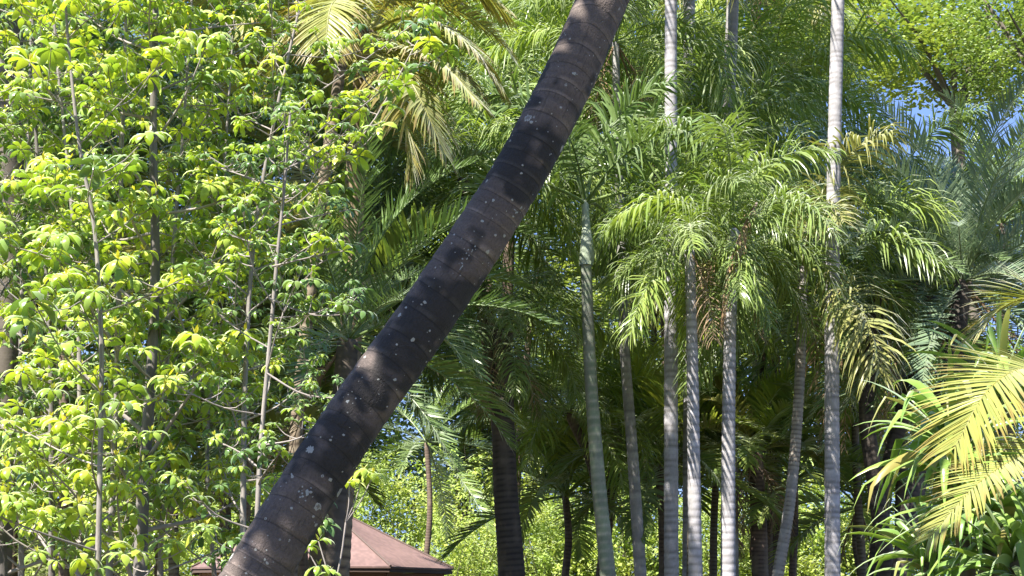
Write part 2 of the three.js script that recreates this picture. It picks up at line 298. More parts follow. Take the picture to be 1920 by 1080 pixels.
function whorlTree(o) {
  const r = rng(o.seed), S = o.size ?? 1, pts = toGround(o.path.map(p => at(...p))), base = V(pts[0].x, 0, pts[0].z);
  const t = thing(o.name, o.label, 'tree', base), curve = cat(pts), L = curve.getLength(), gb = new GB();
  tube(gb, curve, 40, 9, (u, a, s) => lerp(o.r, o.r * 0.32, u) * (1 + 0.5 * Math.exp(-s / 0.25) + 0.14 * (vnoise(a * 2, s * 4 + o.seed, 13) - 0.5)), (u, a, s) => { const k = vnoise(a * 2.5, s * 5 + o.seed * 3, 16), d = o.dark ?? 1; return [lerp(0.16, 0.40, k) * d, lerp(0.14, 0.36, k) * d, lerp(0.125, 0.33, k) * d]; });
  part('trunk', gb.geo(base), barkMat, t);
  const put = [], branches = [];
  let az = r() * 6.28;
  const start = o.from ?? 1.6;
  for (let y = start; y < pts[pts.length - 1].y - 0.1; y += (o.step ?? 0.2) * (0.7 + 0.6 * r())) {
    let u = 0.05; while (u < 0.995 && curve.getPointAt(u).y < y) u += 0.01;
    az += 2.4 + (r() - 0.5) * 0.8;
    const P = curve.getPointAt(u), reach = (o.reach ?? 1.3) * (0.55 + 0.6 * r()) * lerp(1, 0.75, u), el = (o.el ?? 0.5) + (r() - 0.5) * 0.7, d = V(Math.cos(az) * Math.cos(el), Math.sin(el), Math.sin(az) * Math.cos(el)).add(o.lean ?? V(0, 0, 0)).normalize();
    branches.push([P, d, reach, lerp(o.r, o.r * 0.32, u) * 0.42]);
  }
  for (const b of o.extra || []) { const A = at(...b[0]), B = at(...b[1]); branches.push([A, B.clone().sub(A).normalize(), A.distanceTo(B), b[2] ?? 0.012]); }
  for (const [P, d, reach, br] of branches) {
    const g = new GB(), bend = V((r() - 0.5) * 0.35, 0.12 + (r() - 0.5) * 0.3, (r() - 0.5) * 0.35).multiplyScalar(reach), mid = P.clone().addScaledVector(d, reach * 0.5).addScaledVector(bend, -0.3), end = P.clone().addScaledVector(d, reach).addScaledVector(bend, 0.4), c = cat([P, mid, end]);
    const tw = (cc, r0, r1, n) => tube(g, cc, n, 5, u => lerp(r0, r1, u), u => TWIG.map(q => q * (0.75 + 0.5 * hash2(Math.floor(u * 9), Math.floor(r0 * 1e5)))), { cap: false });
    tw(c, Math.max(0.006, br), 0.004, 8);
    put.push([end, 1]);
    const nt = Math.max(3, Math.round(reach * (o.twigs ?? 7)));
    for (let k = 0; k < nt; k++) {
      const u = 0.34 + 0.64 * (k + r()) / nt, Q = c.getPointAt(u), a2 = r() * 6.28, l2 = (0.14 + 0.3 * r()) * S, e = Q.clone().add(V(Math.cos(a2) * l2 * 0.75, l2 * (0.1 + 0.65 * r()), Math.sin(a2) * l2 * 0.75)), m2 = Q.clone().lerp(e, 0.5).add(V(0, -0.12 * l2, 0));
      tw(cat([Q, m2, e]), 0.0045, 0.0028, 4); put.push([e, 0.85]);
      if (r() < 0.45) { const e2 = m2.clone().add(V((r() - 0.5) * 0.2, 0.06 + r() * 0.12, (r() - 0.5) * 0.2)); tw(cat([m2, m2.clone().lerp(e2, 0.5).add(V(0, -0.015, 0)), e2]), 0.0035, 0.0025, 3); put.push([e2, 0.75]); }
    }
    part('branch', g.geo(base), barkMat, t);
  }
  const place = (m, s) => { m.rotation.set((r() - 0.5) * 0.9, r() * 6.28, (r() - 0.5) * 0.9); m.scale.setScalar(S * s * (0.75 + 0.55 * r())); }, rest = [];
  put.map((q, i) => [hash2(i, o.seed) + q[0].z * -0.25, q]).sort((a, b) => a[0] - b[0]).forEach(([, [p, s]], i) => {   // the nearest ones stand alone
    const v = r(), k = Math.floor(r() * 8);
    if (i < 300) place(part('leaf_cluster', whorls[k], v < o.mix[0] ? M.young : v < o.mix[1] ? M.fresh : v < o.mix[2] ? M.mature : M.glossy, t, p.clone().sub(base)), s);
    else { const m = new THREE.Object3D(); m.position.copy(p).sub(base); place(m, s); m.updateMatrix(); rest.push(whorls[k].clone().applyMatrix4(m.matrix)); }
  });
  if (rest.length) part('rear_leaves', mergeGeometries(rest), M.fresh, t).userData.kind = 'stuff';
}
const bright = [0.55, 0.85, 0.95], mid = [0.3, 0.7, 0.9], deep = [0.12, 0.45, 0.75];
whorlTree({ name: 'slender_tree', label: 'slender tree with the thickest dark upright stem among the yellow-green leaves', path: [[262, 1080, 10.5], [271, 880, 10.5], [284, 690, 10.5], [291, 480, 10.5], [287, 250, 10.5], [292, 0, 10.5], [292, -150, 10.5]], r: 0.062, dark: 0.6, seed: 11, mix: bright, reach: 1.35, size: 1.1, extra: [[[420, 430, 10.4], [830, 90, 10.2], 0.012], [[330, 520, 10.4], [640, 330, 10.2], 0.012]] });
whorlTree({ name: 'slender_tree', label: 'slender grey-stemmed tree just left of the thick dark stem', path: [[205, 1080, 10.9], [215, 820, 10.9], [222, 600, 10.9], [226, 380, 10.9], [233, 140, 10.9], [238, -80, 10.9]], r: 0.034, seed: 12, mix: bright, reach: 1.2, step: 0.22 });
whorlTree({ name: 'slender_tree', label: 'thin tree whose grey stem bends left as it rises', path: [[183, 1080, 9.7], [187, 900, 9.7], [190, 650, 9.7], [176, 420, 9.7], [150, 280, 9.7], [130, 100, 9.7], [118, -60, 9.7]], r: 0.027, seed: 13, mix: bright, reach: 1.05, step: 0.25, size: 1.15 });
whorlTree({ name: 'slender_tree', label: 'dark thin stemmed leafy tree leaning left towards its top', path: [[148, 1080, 11.6], [150, 850, 11.6], [144, 520, 11.6], [122, 260, 11.6], [105, 90, 11.6], [98, -60, 11.6]], r: 0.03, seed: 14, mix: mid, reach: 1.3 });
whorlTree({ name: 'slender_tree', label: 'thin pale tree leaning right, just right of the thick dark stem', path: [[300, 1080, 11.2], [308, 800, 11.2], [318, 570, 11.2], [330, 400, 11.2], [344, 240, 11.2], [357, 40, 11.2], [365, -80, 11.2]], r: 0.028, seed: 15, mix: mid, reach: 1.25, lean: V(0.2, 0, 0.1) });
whorlTree({ name: 'slender_tree', label: 'leafy tree with short dark stem low at the far left', path: [[97, 1080, 12.2], [97, 900, 12.2], [92, 600, 12.2], [70, 300, 12.2], [60, 0, 12.2]], r: 0.036, dark: 0.6, seed: 16, mix: mid, reach: 1.35 });
whorlTree({ name: 'slender_tree', label: 'leafy tree with a thick dark trunk cut by the left edge', path: [[4, 1080, 12.8], [0, 950, 12.8], [-20, 600, 12.8], [-15, 300, 12.8], [0, 0, 12.8]], r: 0.06, dark: 0.5, seed: 17, mix: deep, reach: 1.5 });
whorlTree({ name: 'slender_tree', label: 'thin shaded tree low between the thick dark stem and leaning palm', path: [[402, 1080, 12.2], [388, 900, 12.2], [396, 700, 12.2], [412, 500, 12.2], [425, 250, 12.2], [440, 20, 12.2]], r: 0.026, seed: 18, mix: mid, reach: 1.3 });
whorlTree({ name: 'small_leaf_tree', label: 'tree of small glossy leaves with wiry branches beside the leaning palm', path: [[478, 1080, 9.5], [488, 850, 9.5], [505, 650, 9.5], [520, 480, 9.5], [535, 330, 9.5], [545, 200, 9.5]], r: 0.026, seed: 19, mix: [0.1, 0.35, 0.55], size: 0.66, reach: 0.9, step: 0.15, twigs: 9, extra: [[[505, 560, 9.4], [680, 600, 9.1], 0.008], [[500, 700, 9.4], [650, 760, 9.2], 0.008], [[510, 500, 9.4], [640, 470, 9.2], 0.008]] });
whorlTree({ name: 'small_leaf_tree', label: 'tree of small leaves under the yellow coconut fronds', path: [[455, 1080, 10.2], [460, 700, 10.2], [480, 420, 10.2], [520, 200, 10.2], [560, 20, 10.2]], r: 0.03, seed: 20, mix: [0.15, 0.5, 0.75], size: 0.68, reach: 1.0, step: 0.17, from: 2.2, lean: V(0.15, 0, 0), extra: [[[520, 220, 10.0], [760, 60, 9.7], 0.009], [[500, 330, 10.0], [720, 170, 9.7], 0.009]] });
whorlTree({ name: 'slender_tree', label: 'leafy tree deep in the thicket behind the leftmost stems', path: [[40, 1080, 13.8], [40, 600, 13.8], [55, 200, 13.8], [60, -80, 13.8]], r: 0.035, seed: 22, mix: deep, reach: 1.6, step: 0.2 });
{ // the sprout behind the foot of the leaning palm
  const o = at(640, 1010, 9.0), base = V(o.x, 0, o.z), t = thing('sapling', 'small sapling with a few bright leaf clusters under the leaning trunk', 'sapling', base), r = rng(8), gb = new GB();
  const tips = [[597, 1015], [598, 1062], [572, 1025], [682, 882], [655, 905], [700, 890], [618, 1075]].map(p => at(p[0], p[1], 9.0)), fork = at(625, 1110, 9.0), f2 = at(648, 980, 9.0);
  tube(gb, cat([V(base.x, -0.05, base.z), fork]), 6, 6, () => 0.011, () => TWIG); tube(gb, cat([fork, at(640, 1040, 9.0), f2]), 6, 5, () => 0.006, () => TWIG);
  tips.forEach((p, i) => { const A = i > 2 && i < 6 ? f2 : fork; tube(gb, cat([A, A.clone().lerp(p, 0.5).add(V(0.01, -0.02, 0.02)), p]), 5, 5, () => 0.004, () => TWIG); });
  part('stem', gb.geo(base), barkMat, t);
  tips.forEach((p, i) => { const m = part('leaf_cluster', whorls[i], i > 2 && i < 6 ? M.young : M.fresh, t, p.clone().sub(base)); m.rotation.y = r() * 6; m.scale.setScalar(0.8); });
}

// ---------------------------------------------------------------- palms of the grove
const G = 'grey ringed palms of the grove';
palm({ name: 'grey_palm', label: 'pale grey ringed palm trunk rising past the top, left of the close pair', seed: 31, path: [[1259, 1080, 17], [1258, 700, 17], [1258, 330, 17], [1258, 0, 17], [1262, -420, 17]], r0: 0.094, r1: 0.075, look: GREY, crown: { kind: 'queen', n: 18, size: 1.1, mat: M.queen, low: 4 } });
palm({ name: 'grey_palm', label: 'bare grey-violet palm trunk rising right beside its pair at the top of the picture', seed: 32, path: [[1292, 1080, 20], [1293, 700, 20], [1292, 300, 20], [1292, 0, 20], [1288, -380, 20]], r0: 0.1, r1: 0.088, look: GREY, crown: { kind: 'queen', n: 18, size: 1.1, mat: M.queen, low: 4 } });
palm({ name: 'grey_palm', label: 'sunlit pale grey palm trunk whose crown hangs before the close pair', seed: 33, hang: [[[[1293, 470, 15.5], [1318, 415, 15.2], [1290, 382, 15], [1230, 372, 14.8], [1165, 402, 14.7]], { n: 46, lift: -5, plume: 35, droop: 1.8, bare: 0.25, warm: 0.35, rr: 0.012 }, M.lush, 'frond']], path: [[1304, 1080, 15.5], [1300, 800, 15.5], [1297, 620, 15.5], [1293, 470, 15.5]], r0: 0.092, r1: 0.06, look: GREY, crown: [{ kind: 'queen', n: 13, size: 0.55, mats: [M.queen, M.lush], high: 1, dead: 1, spin: 2.6 }] });
palm({ name: 'grey_palm', label: 'broad pale grey palm trunk under a crown with a hanging dry frond', seed: 34, hang: [[[[1377, 430, 15.8], [1420, 380, 15.4], [1392, 430, 15.1], [1362, 520, 15], [1350, 610, 15]], { n: 40, len: 0.3, w: 0.016, lift: -40, plume: 20, droop: 2.4, a0: 50, a1: 65, bare: 0.3, rr: 0.016, vary: 0.6, stem: [0.9, 0.8, 0.75] }, M.dead, 'dead_frond']], path: [[1365, 1080, 15.8], [1366, 800, 15.8], [1369, 620, 15.8], [1377, 430, 15.8]], r0: 0.1, r1: 0.065, look: GREY, crown: [{ kind: 'queen', n: 14, size: 0.66, mats: [M.queen, M.lush], dead: 2, spin: 1 }] });
palm({ name: 'grey_palm', label: 'mottled grey palm trunk at the top between the pair and the tall right palm', seed: 35, path: [[1372, 1080, 21], [1366, 400, 21], [1367, 190, 21], [1374, 0, 21], [1380, -300, 21]], r0: 0.11, r1: 0.098, look: { ...GREY, base: [0.30, 0.27, 0.24] }, crown: { kind: 'queen', n: 16, size: 1, mat: M.lush, low: 4 } });
palm({ name: 'grey_palm', label: 'tallest straight pale grey palm trunk, rightmost of the grey palms', seed: 36, path: [[1561, 1080, 16.2], [1560, 800, 16.2], [1560, 600, 16.2], [1562, 400, 16.2], [1566, 200, 16.2], [1571, 0, 16.2], [1575, -280, 16.2]], r0: 0.096, r1: 0.078, look: { ...GREY, ring: 0.07 }, crown: { kind: 'queen', n: 16, size: 1.05, mat: M.olive, low: 4 } });
palm({ name: 'curved_palm', label: 'thin palm trunk curving up to the right beside the tall straight one', seed: 37, path: [[1458, 1080, 17], [1480, 950, 17], [1494, 800, 17], [1502, 650, 17], [1505, 500, 17]], r0: 0.078, r1: 0.062, look: { ...GREY, base: [0.36, 0.32, 0.27], ring: 0.055, scar: [0.16, 0.13, 0.11] }, crown: [{ kind: 'queen', n: 18, size: 0.85, mats: [M.queen, M.lush, M.olive], spin: 0.4, dead: 1 }] });
palm({ name: 'crownshaft_palm', label: 'green ringed palm with a pale swollen crownshaft right of the leaning trunk', seed: 38, path: [[1140, 1080, 16.8], [1122, 900, 16.8], [1107, 700, 16.8], [1101, 560, 16.8], [1099, 495, 16.8]], r0: 0.115, r1: 0.068, look: GREEN, shaft: 0.85, crown: [{ kind: 'fox', n: 11, low: 3, size: 1.0, mats: [M.queen, M.dim], spin: 0.9 }] });
palm({ name: 'ringed_palm', label: 'slim ringed palm leaning left behind the crownshaft palm', seed: 39, path: [[1201, 1080, 19], [1186, 850, 19], [1171, 650, 19], [1164, 450, 19], [1157, 220, 19], [1154, 80, 19]], r0: 0.095, r1: 0.055, look: { ...GREY, base: [0.33, 0.32, 0.29], ring: 0.11 }, crown: [{ kind: 'queen', n: 18, size: 0.85, mats: [M.lush, M.queen], dead: 3, spin: 2 }] });
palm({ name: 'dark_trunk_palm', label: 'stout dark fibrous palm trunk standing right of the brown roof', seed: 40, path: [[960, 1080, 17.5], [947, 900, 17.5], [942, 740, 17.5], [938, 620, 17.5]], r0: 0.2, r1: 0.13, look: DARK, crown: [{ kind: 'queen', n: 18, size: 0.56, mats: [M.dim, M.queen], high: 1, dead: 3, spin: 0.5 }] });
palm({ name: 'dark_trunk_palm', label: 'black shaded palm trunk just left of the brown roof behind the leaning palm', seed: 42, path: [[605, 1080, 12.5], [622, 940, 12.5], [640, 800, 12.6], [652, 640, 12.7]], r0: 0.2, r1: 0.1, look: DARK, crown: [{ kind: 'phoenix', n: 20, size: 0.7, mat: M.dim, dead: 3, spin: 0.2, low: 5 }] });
palm({ name: 'thin_palm', label: 'thin pale trunk in the dark gap under the yellow fronds', seed: 43, path: [[545, 1080, 14.5], [558, 780, 14.5], [580, 560, 14.5], [606, 350, 14.5], [640, 120, 14.5], [655, 10, 14.5]], r0: 0.075, r1: 0.065, look: { ...BROWN, base: [0.27, 0.22, 0.16], ring: 0.1 }, crown: [{ kind: 'coconut', n: 15, size: 0.62, mat: M.coconut, low: 4, spin: 0.3 }] });
palm({ name: 'fountain_palm', label: 'drooping bright palm left of the leaning trunk, below the yellow fronds', seed: 44, path: [[948, 1080, 18.5], [930, 760, 18.5], [880, 420, 18.5], [868, 330, 18.5]], r0: 0.11, r1: 0.08, look: BROWN, crown: [{ kind: 'queen', n: 20, size: 0.85, mats: [M.lush, M.queen], spin: 1.1 }] });
palm({ name: 'fountain_palm', label: 'feathery palm high behind the leaning trunk at its left', seed: 45, path: [[958, 1080, 21], [950, 700, 21], [965, 120, 21]], r0: 0.11, r1: 0.08, look: BROWN, crown: [{ kind: 'queen', n: 22, size: 1.0, mats: [M.lush, M.queen], spin: 0.1 }] });
palm({ name: 'low_palm', label: 'low feathery palm arching left between the dark trunk and crownshaft palm', seed: 46, path: [[1136, 1080, 20.5], [1112, 880, 20.5], [1064, 770, 20.5]], r0: 0.09, r1: 0.07, look: BROWN, crown: [{ kind: 'queen', n: 16, size: 0.72, mats: [M.queen, M.lush], spin: 0.6, high: 1 }] });
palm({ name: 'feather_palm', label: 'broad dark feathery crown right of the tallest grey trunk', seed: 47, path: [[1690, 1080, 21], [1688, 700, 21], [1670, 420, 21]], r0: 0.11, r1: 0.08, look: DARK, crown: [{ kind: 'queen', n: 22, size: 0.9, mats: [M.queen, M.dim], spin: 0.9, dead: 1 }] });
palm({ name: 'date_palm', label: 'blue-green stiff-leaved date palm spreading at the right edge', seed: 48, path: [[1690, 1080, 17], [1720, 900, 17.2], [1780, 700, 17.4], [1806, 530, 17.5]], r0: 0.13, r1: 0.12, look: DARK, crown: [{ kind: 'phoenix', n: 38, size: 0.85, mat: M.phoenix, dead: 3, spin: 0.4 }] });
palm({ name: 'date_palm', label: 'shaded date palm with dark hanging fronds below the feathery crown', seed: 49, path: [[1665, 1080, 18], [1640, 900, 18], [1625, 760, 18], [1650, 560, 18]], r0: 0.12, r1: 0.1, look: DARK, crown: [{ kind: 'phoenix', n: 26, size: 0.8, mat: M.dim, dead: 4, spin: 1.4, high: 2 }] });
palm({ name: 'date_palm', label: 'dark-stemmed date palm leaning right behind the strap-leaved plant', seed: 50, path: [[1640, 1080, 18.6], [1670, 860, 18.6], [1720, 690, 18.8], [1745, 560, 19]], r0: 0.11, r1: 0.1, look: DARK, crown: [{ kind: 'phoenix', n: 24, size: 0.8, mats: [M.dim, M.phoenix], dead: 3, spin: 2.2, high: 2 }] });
palm({ name: 'small_palm', label: 'small palm with brown shaggy trunk low between two grey trunks', seed: 51, path: [[1425, 1080, 21], [1422, 960, 21], [1415, 850, 21]], r0: 0.14, r1: 0.12, look: BROWN, crown: [{ kind: 'areca', n: 18, size: 0.7, mats: [M.lush, M.olive], dead: 4, spin: 0.8 }] });
palm({ name: 'small_palm', label: 'sunlit green palm between the broad grey trunk and thin curved one', seed: 52, path: [[1440, 1080, 23], [1438, 800, 23], [1430, 660, 23]], r0: 0.09, r1: 0.07, look: BROWN, crown: [{ kind: 'areca', n: 20, size: 0.85, mat: M.lush, spin: 0.1 }] });
palm({ name: 'small_palm', label: 'low palm with a reddish leaning stem behind the crownshaft palm', seed: 53, path: [[1128, 1080, 22], [1145, 930, 22], [1162, 800, 22]], r0: 0.1, r1: 0.09, look: BROWN, crown: [{ kind: 'areca', n: 18, size: 0.75, mats: [M.queen, M.lush], spin: 1.8, dead: 2 }] });
palm({ name: 'feather_palm', label: 'bright feathery crown at the top between grey trunks and tallest trunk', seed: 54, path: [[1455, 1080, 24], [1450, 500, 24], [1448, 170, 24]], r0: 0.12, r1: 0.09, look: BROWN, crown: [{ kind: 'queen', n: 24, size: 1.05, mats: [M.lush, M.far], spin: 0.7 }] });
palm({ name: 'feather_palm', label: 'brown-stemmed palm showing a short trunk at the top edge', seed: 55, path: [[1425, 1080, 26], [1420, 500, 26], [1418, 100, 26], [1418, -60, 26]], r0: 0.12, r1: 0.1, look: { ...BROWN, base: [0.3, 0.2, 0.12] }, crown: [{ kind: 'queen', n: 18, size: 1.1, mats: [M.olive, M.far], spin: 0.7, dead: 2 }] });
const FARG = 'palms deep in the grove';
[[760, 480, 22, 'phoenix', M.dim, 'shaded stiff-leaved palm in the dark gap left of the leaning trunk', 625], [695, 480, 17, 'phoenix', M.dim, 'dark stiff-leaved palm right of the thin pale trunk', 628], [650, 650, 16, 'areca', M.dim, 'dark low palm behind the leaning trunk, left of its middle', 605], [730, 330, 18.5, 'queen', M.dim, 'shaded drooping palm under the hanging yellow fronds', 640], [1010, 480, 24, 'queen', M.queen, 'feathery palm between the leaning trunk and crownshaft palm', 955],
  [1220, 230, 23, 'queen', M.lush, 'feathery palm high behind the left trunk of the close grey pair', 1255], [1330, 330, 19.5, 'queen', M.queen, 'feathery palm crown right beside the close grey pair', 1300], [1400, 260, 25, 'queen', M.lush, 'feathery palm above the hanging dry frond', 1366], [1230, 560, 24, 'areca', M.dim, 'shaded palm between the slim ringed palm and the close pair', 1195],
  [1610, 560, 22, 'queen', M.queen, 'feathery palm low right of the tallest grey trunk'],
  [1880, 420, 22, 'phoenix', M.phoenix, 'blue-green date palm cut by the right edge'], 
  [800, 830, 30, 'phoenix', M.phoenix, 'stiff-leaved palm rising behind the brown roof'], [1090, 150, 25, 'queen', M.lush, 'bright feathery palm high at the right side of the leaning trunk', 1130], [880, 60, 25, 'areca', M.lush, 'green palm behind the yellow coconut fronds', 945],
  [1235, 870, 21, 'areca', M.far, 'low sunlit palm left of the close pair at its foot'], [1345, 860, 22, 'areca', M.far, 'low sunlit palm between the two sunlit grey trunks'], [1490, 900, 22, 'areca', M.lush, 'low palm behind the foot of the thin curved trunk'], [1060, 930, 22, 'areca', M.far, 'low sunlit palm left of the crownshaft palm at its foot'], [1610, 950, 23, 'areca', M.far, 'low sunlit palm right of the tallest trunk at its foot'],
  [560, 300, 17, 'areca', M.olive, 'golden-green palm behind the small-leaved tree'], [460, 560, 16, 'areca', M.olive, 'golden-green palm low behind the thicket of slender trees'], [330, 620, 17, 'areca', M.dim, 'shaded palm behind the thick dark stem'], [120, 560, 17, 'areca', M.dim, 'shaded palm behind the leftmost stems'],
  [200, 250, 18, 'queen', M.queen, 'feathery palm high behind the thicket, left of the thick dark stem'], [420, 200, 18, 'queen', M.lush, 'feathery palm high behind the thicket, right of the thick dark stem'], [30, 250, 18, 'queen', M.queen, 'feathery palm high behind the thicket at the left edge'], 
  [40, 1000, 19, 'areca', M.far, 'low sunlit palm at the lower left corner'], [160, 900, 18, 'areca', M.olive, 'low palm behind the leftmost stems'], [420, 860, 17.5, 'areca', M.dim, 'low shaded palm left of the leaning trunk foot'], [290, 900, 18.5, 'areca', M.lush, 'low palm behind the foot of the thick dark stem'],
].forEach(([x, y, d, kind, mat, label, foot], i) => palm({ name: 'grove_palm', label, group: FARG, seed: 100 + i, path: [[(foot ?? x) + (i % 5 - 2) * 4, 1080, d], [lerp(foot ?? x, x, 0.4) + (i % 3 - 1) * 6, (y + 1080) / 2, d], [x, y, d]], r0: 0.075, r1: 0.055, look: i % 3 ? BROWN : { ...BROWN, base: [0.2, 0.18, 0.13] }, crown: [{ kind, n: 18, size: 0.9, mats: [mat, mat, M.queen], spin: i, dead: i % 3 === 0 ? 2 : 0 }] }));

// ---------------------------------------------------------------- the yellow coconut palms
function coconutFrond(t, base, pxs, o, seed, separate) {
  const curve = cat(pxs.map(p => at(...p).sub(base)));
  if (!separate) { part('frond', frond(curve, o, seed).geo(), M.coconut, t); return; }
  const leaves = [], gb = frond(curve, o, seed, g => leaves.push(g)), f = part('frond', gb.geo(), M.coconut, t);
  for (const g of leaves) part('leaflet', g.geo(), M.coconut, f);
}
{ // the crown at the upper left
  const b = at(690, 60, 13.6), base = V(b.x, 0, b.z), t = thing('coconut_palm', 'coconut palm with yellow arching fronds at the upper left of the leaning trunk', 'palm', base);
  const tr = [V(base.x - 0.25, -0.1, base.z), at(655, 700, 13.8), at(668, 300, 13.7), b];
  part('trunk', palmTrunk(tr, 0.13, 0.1, { ...BROWN, base: [0.3, 0.22, 0.13], ring: 0.1 }, 60, base), barkMat, t);
  const o = { n: 84, len: 0.62, w: 0.03, a0: 20, a1: 50, lift: 4, plume: 5, droop: 0.7, bare: 0.16, rr: 0.02, warm: 0.2, stem: [1.1, 0.95, 0.7], tip: [0.95, 0.6, 0.5], fold: 0.3 };
  coconutFrond(t, base, [[690, 60, 13.6], [770, 30, 13.2], [860, 70, 12.9], [935, 160, 12.8]], o, 1);
  coconutFrond(t, base, [[690, 60, 13.6], [760, 90, 13.1], [830, 120, 12.8], [895, 190, 12.6]], o, 2);
  coconutFrond(t, base, [[690, 60, 13.6], [740, 110, 13.0], [790, 190, 12.7], [835, 290, 12.6]], o, 3);
  coconutFrond(t, base, [[690, 60, 13.6], [720, 110, 12.9], [755, 200, 12.6], [775, 320, 12.6]], { ...o, warm: 0.6 }, 4);
  coconutFrond(t, base, [[690, 60, 13.6], [760, -30, 13.6], [850, -50, 13.6], [945, 20, 13.6]], { ...o, warm: 0.5 }, 5);
  coconutFrond(t, base, [[690, 60, 13.6], [650, 0, 13.0], [622, 10, 12.6], [610, 90, 12.4]], o, 6);
  coconutFrond(t, base, [[690, 60, 13.6], [620, 30, 13.4], [550, 60, 13.2], [500, 150, 13.2]], o, 7);
  coconutFrond(t, base, [[690, 60, 13.6], [700, -80, 13.6], [740, -190, 13.6], [800, -240, 13.6]], o, 8);
  coconutFrond(t, base, [[690, 60, 13.6], [650, -60, 13.8], [590, -140, 14], [500, -160, 14]], o, 9);
  coconutFrond(t, base, [[690, 60, 13.6], [740, 20, 14.4], [800, 60, 15.2], [840, 150, 15.8]], o, 10);
}
{ // the young one at the right edge
  const b = at(2090, 800, 8.3), base = V(b.x, 0, b.z), t = thing('coconut_palm', 'young coconut palm whose sunlit yellow fronds reach in from the right edge', 'palm', base);
  part('trunk', palmTrunk([V(base.x + 0.1, -0.1, base.z), V(base.x + 0.03, b.y * 0.5, base.z), b], 0.15, 0.11, BROWN, 61, base), barkMat, t);
  const o = { n: 74, len: 0.5, w: 0.019, a0: 22, a1: 50, lift: 6, plume: 4, droop: 0.26, bare: 0.26, rr: 0.011, warm: 0.22, stem: [1.05, 0.85, 0.5], tip: [0.95, 0.62, 0.45], fold: 0.35, vary: 0.25, twist: 0.2 };
  const ROLL = -0.4;
  coconutFrond(t, base, [[2090, 800, 8.3], [2010, 715, 8.0], [1920, 690, 7.8], [1850, 735, 7.65], [1790, 840, 7.6]], { ...o, roll: ROLL }, 21, true);
  coconutFrond(t, base, [[2090, 800, 8.3], [2000, 815, 7.8], [1920, 850, 7.5], [1830, 910, 7.35], [1742, 1010, 7.3]], { ...o, len: 0.36, roll: ROLL * 0.6 }, 22, true);
  coconutFrond(t, base, [[2090, 800, 8.3], [2030, 640, 8.4], [1960, 560, 8.5], [1890, 570, 8.6], [1835, 620, 8.6]], o, 23);
  coconutFrond(t, base, [[2090, 800, 8.3], [2080, 600, 8.4], [2040, 420, 8.4], [1990, 330, 8.4]], o, 24);
  coconutFrond(t, base, [[2090, 800, 8.3], [2170, 640, 8.2], [2270, 560, 8.0], [2370, 620, 8.0]], o, 25);
  coconutFrond(t, base, [[2090, 800, 8.3], [2120, 690, 7.4], [2150, 700, 6.8], [2170, 800, 6.4]], o, 26);
}

// ---------------------------------------------------------------- the strap-leaved plants at the lower right
function strapPlant(label, px, n, len, w, seed, lean) {
  const r = rng(seed), c = at(...px), base = V(c.x, 0, c.z), t = thing('strap_leaf_plant', label, 'plant', base), gb = new GB();
  tube(gb, cat([V(base.x, -0.05, base.z), V(base.x + 0.03, c.y * 0.5, base.z), c]), 14, 8, (u, a) => 0.05 * (1 + 0.2 * vnoise(a * 2, u * 30, 13)), (u, a) => tone(r, 0.4).map((q, i) => q * [0.16, 0.13, 0.09][i]));
  part('stem', gb.geo(base), barkMat, t);
  for (let k = 0; k < n; k++) {
    const az = k * 2.39996 + r() * 0.4, u = k / n, el = lerp(1.25, -0.25, u) + (r() - 0.5) * 0.4, d = V(Math.cos(az) * Math.cos(el), Math.sin(el), Math.sin(az) * Math.cos(el)).add(lean).normalize(), g = new GB();
    const W = V(-Math.sin(az), (r() - 0.5) * 0.3, Math.cos(az)).applyAxisAngle(d, (r() - 0.5) * 2.2);
    leaflet(g, V(0, 0, 0), d, W, len * (0.7 + 0.5 * r()), w * (0.75 + 0.4 * r()), 0.5 + 0.8 * r(), tone(r, 0.4, 0.5), { seg: 9, prof: [0.7, 0.9, 1, 1, 0.95, 0.85, 0.7, 0.5, 0.28, 0], fold: 0.4, kink: r() < 0.5 ? 0.8 + r() : 0, kinkAt: 0.4 + 0.3 * r(), twist: (r() - 0.5) * 0.6 });
    part('leaf', g.geo(), r() < 0.12 ? M.olive : M.strap, t, V(c.x - base.x, c.y - r() * 0.25 * u, 0));
  }
}
strapPlant('strap-leaved plant with glossy kinked leaves left of the sunlit yellow frond', [1790, 840, 8.8], 74, 0.72, 0.07, 5, V(-0.22, 0, 0.1));
strapPlant('dense strap-leaved clump low under the striped yellow frond', [1840, 960, 8.6], 80, 0.66, 0.066, 6, V(-0.1, 0, 0.15));
strapPlant('strap-leaved clump at the lower right corner', [1900, 1050, 8.3], 70, 0.64, 0.06, 7, V(-0.1, 0, 0.1));
strapPlant('tall strap-leaved plant rising behind the sunlit yellow frond', [1880, 720, 9.6], 56, 0.72, 0.058, 9, V(-0.15, 0.1, 0));
strapPlant('low strap-leaved plant beside the dark date palm stems', [1740, 1040, 9.2], 54, 0.62, 0.05, 10, V(-0.05, 0.1, 0.1));

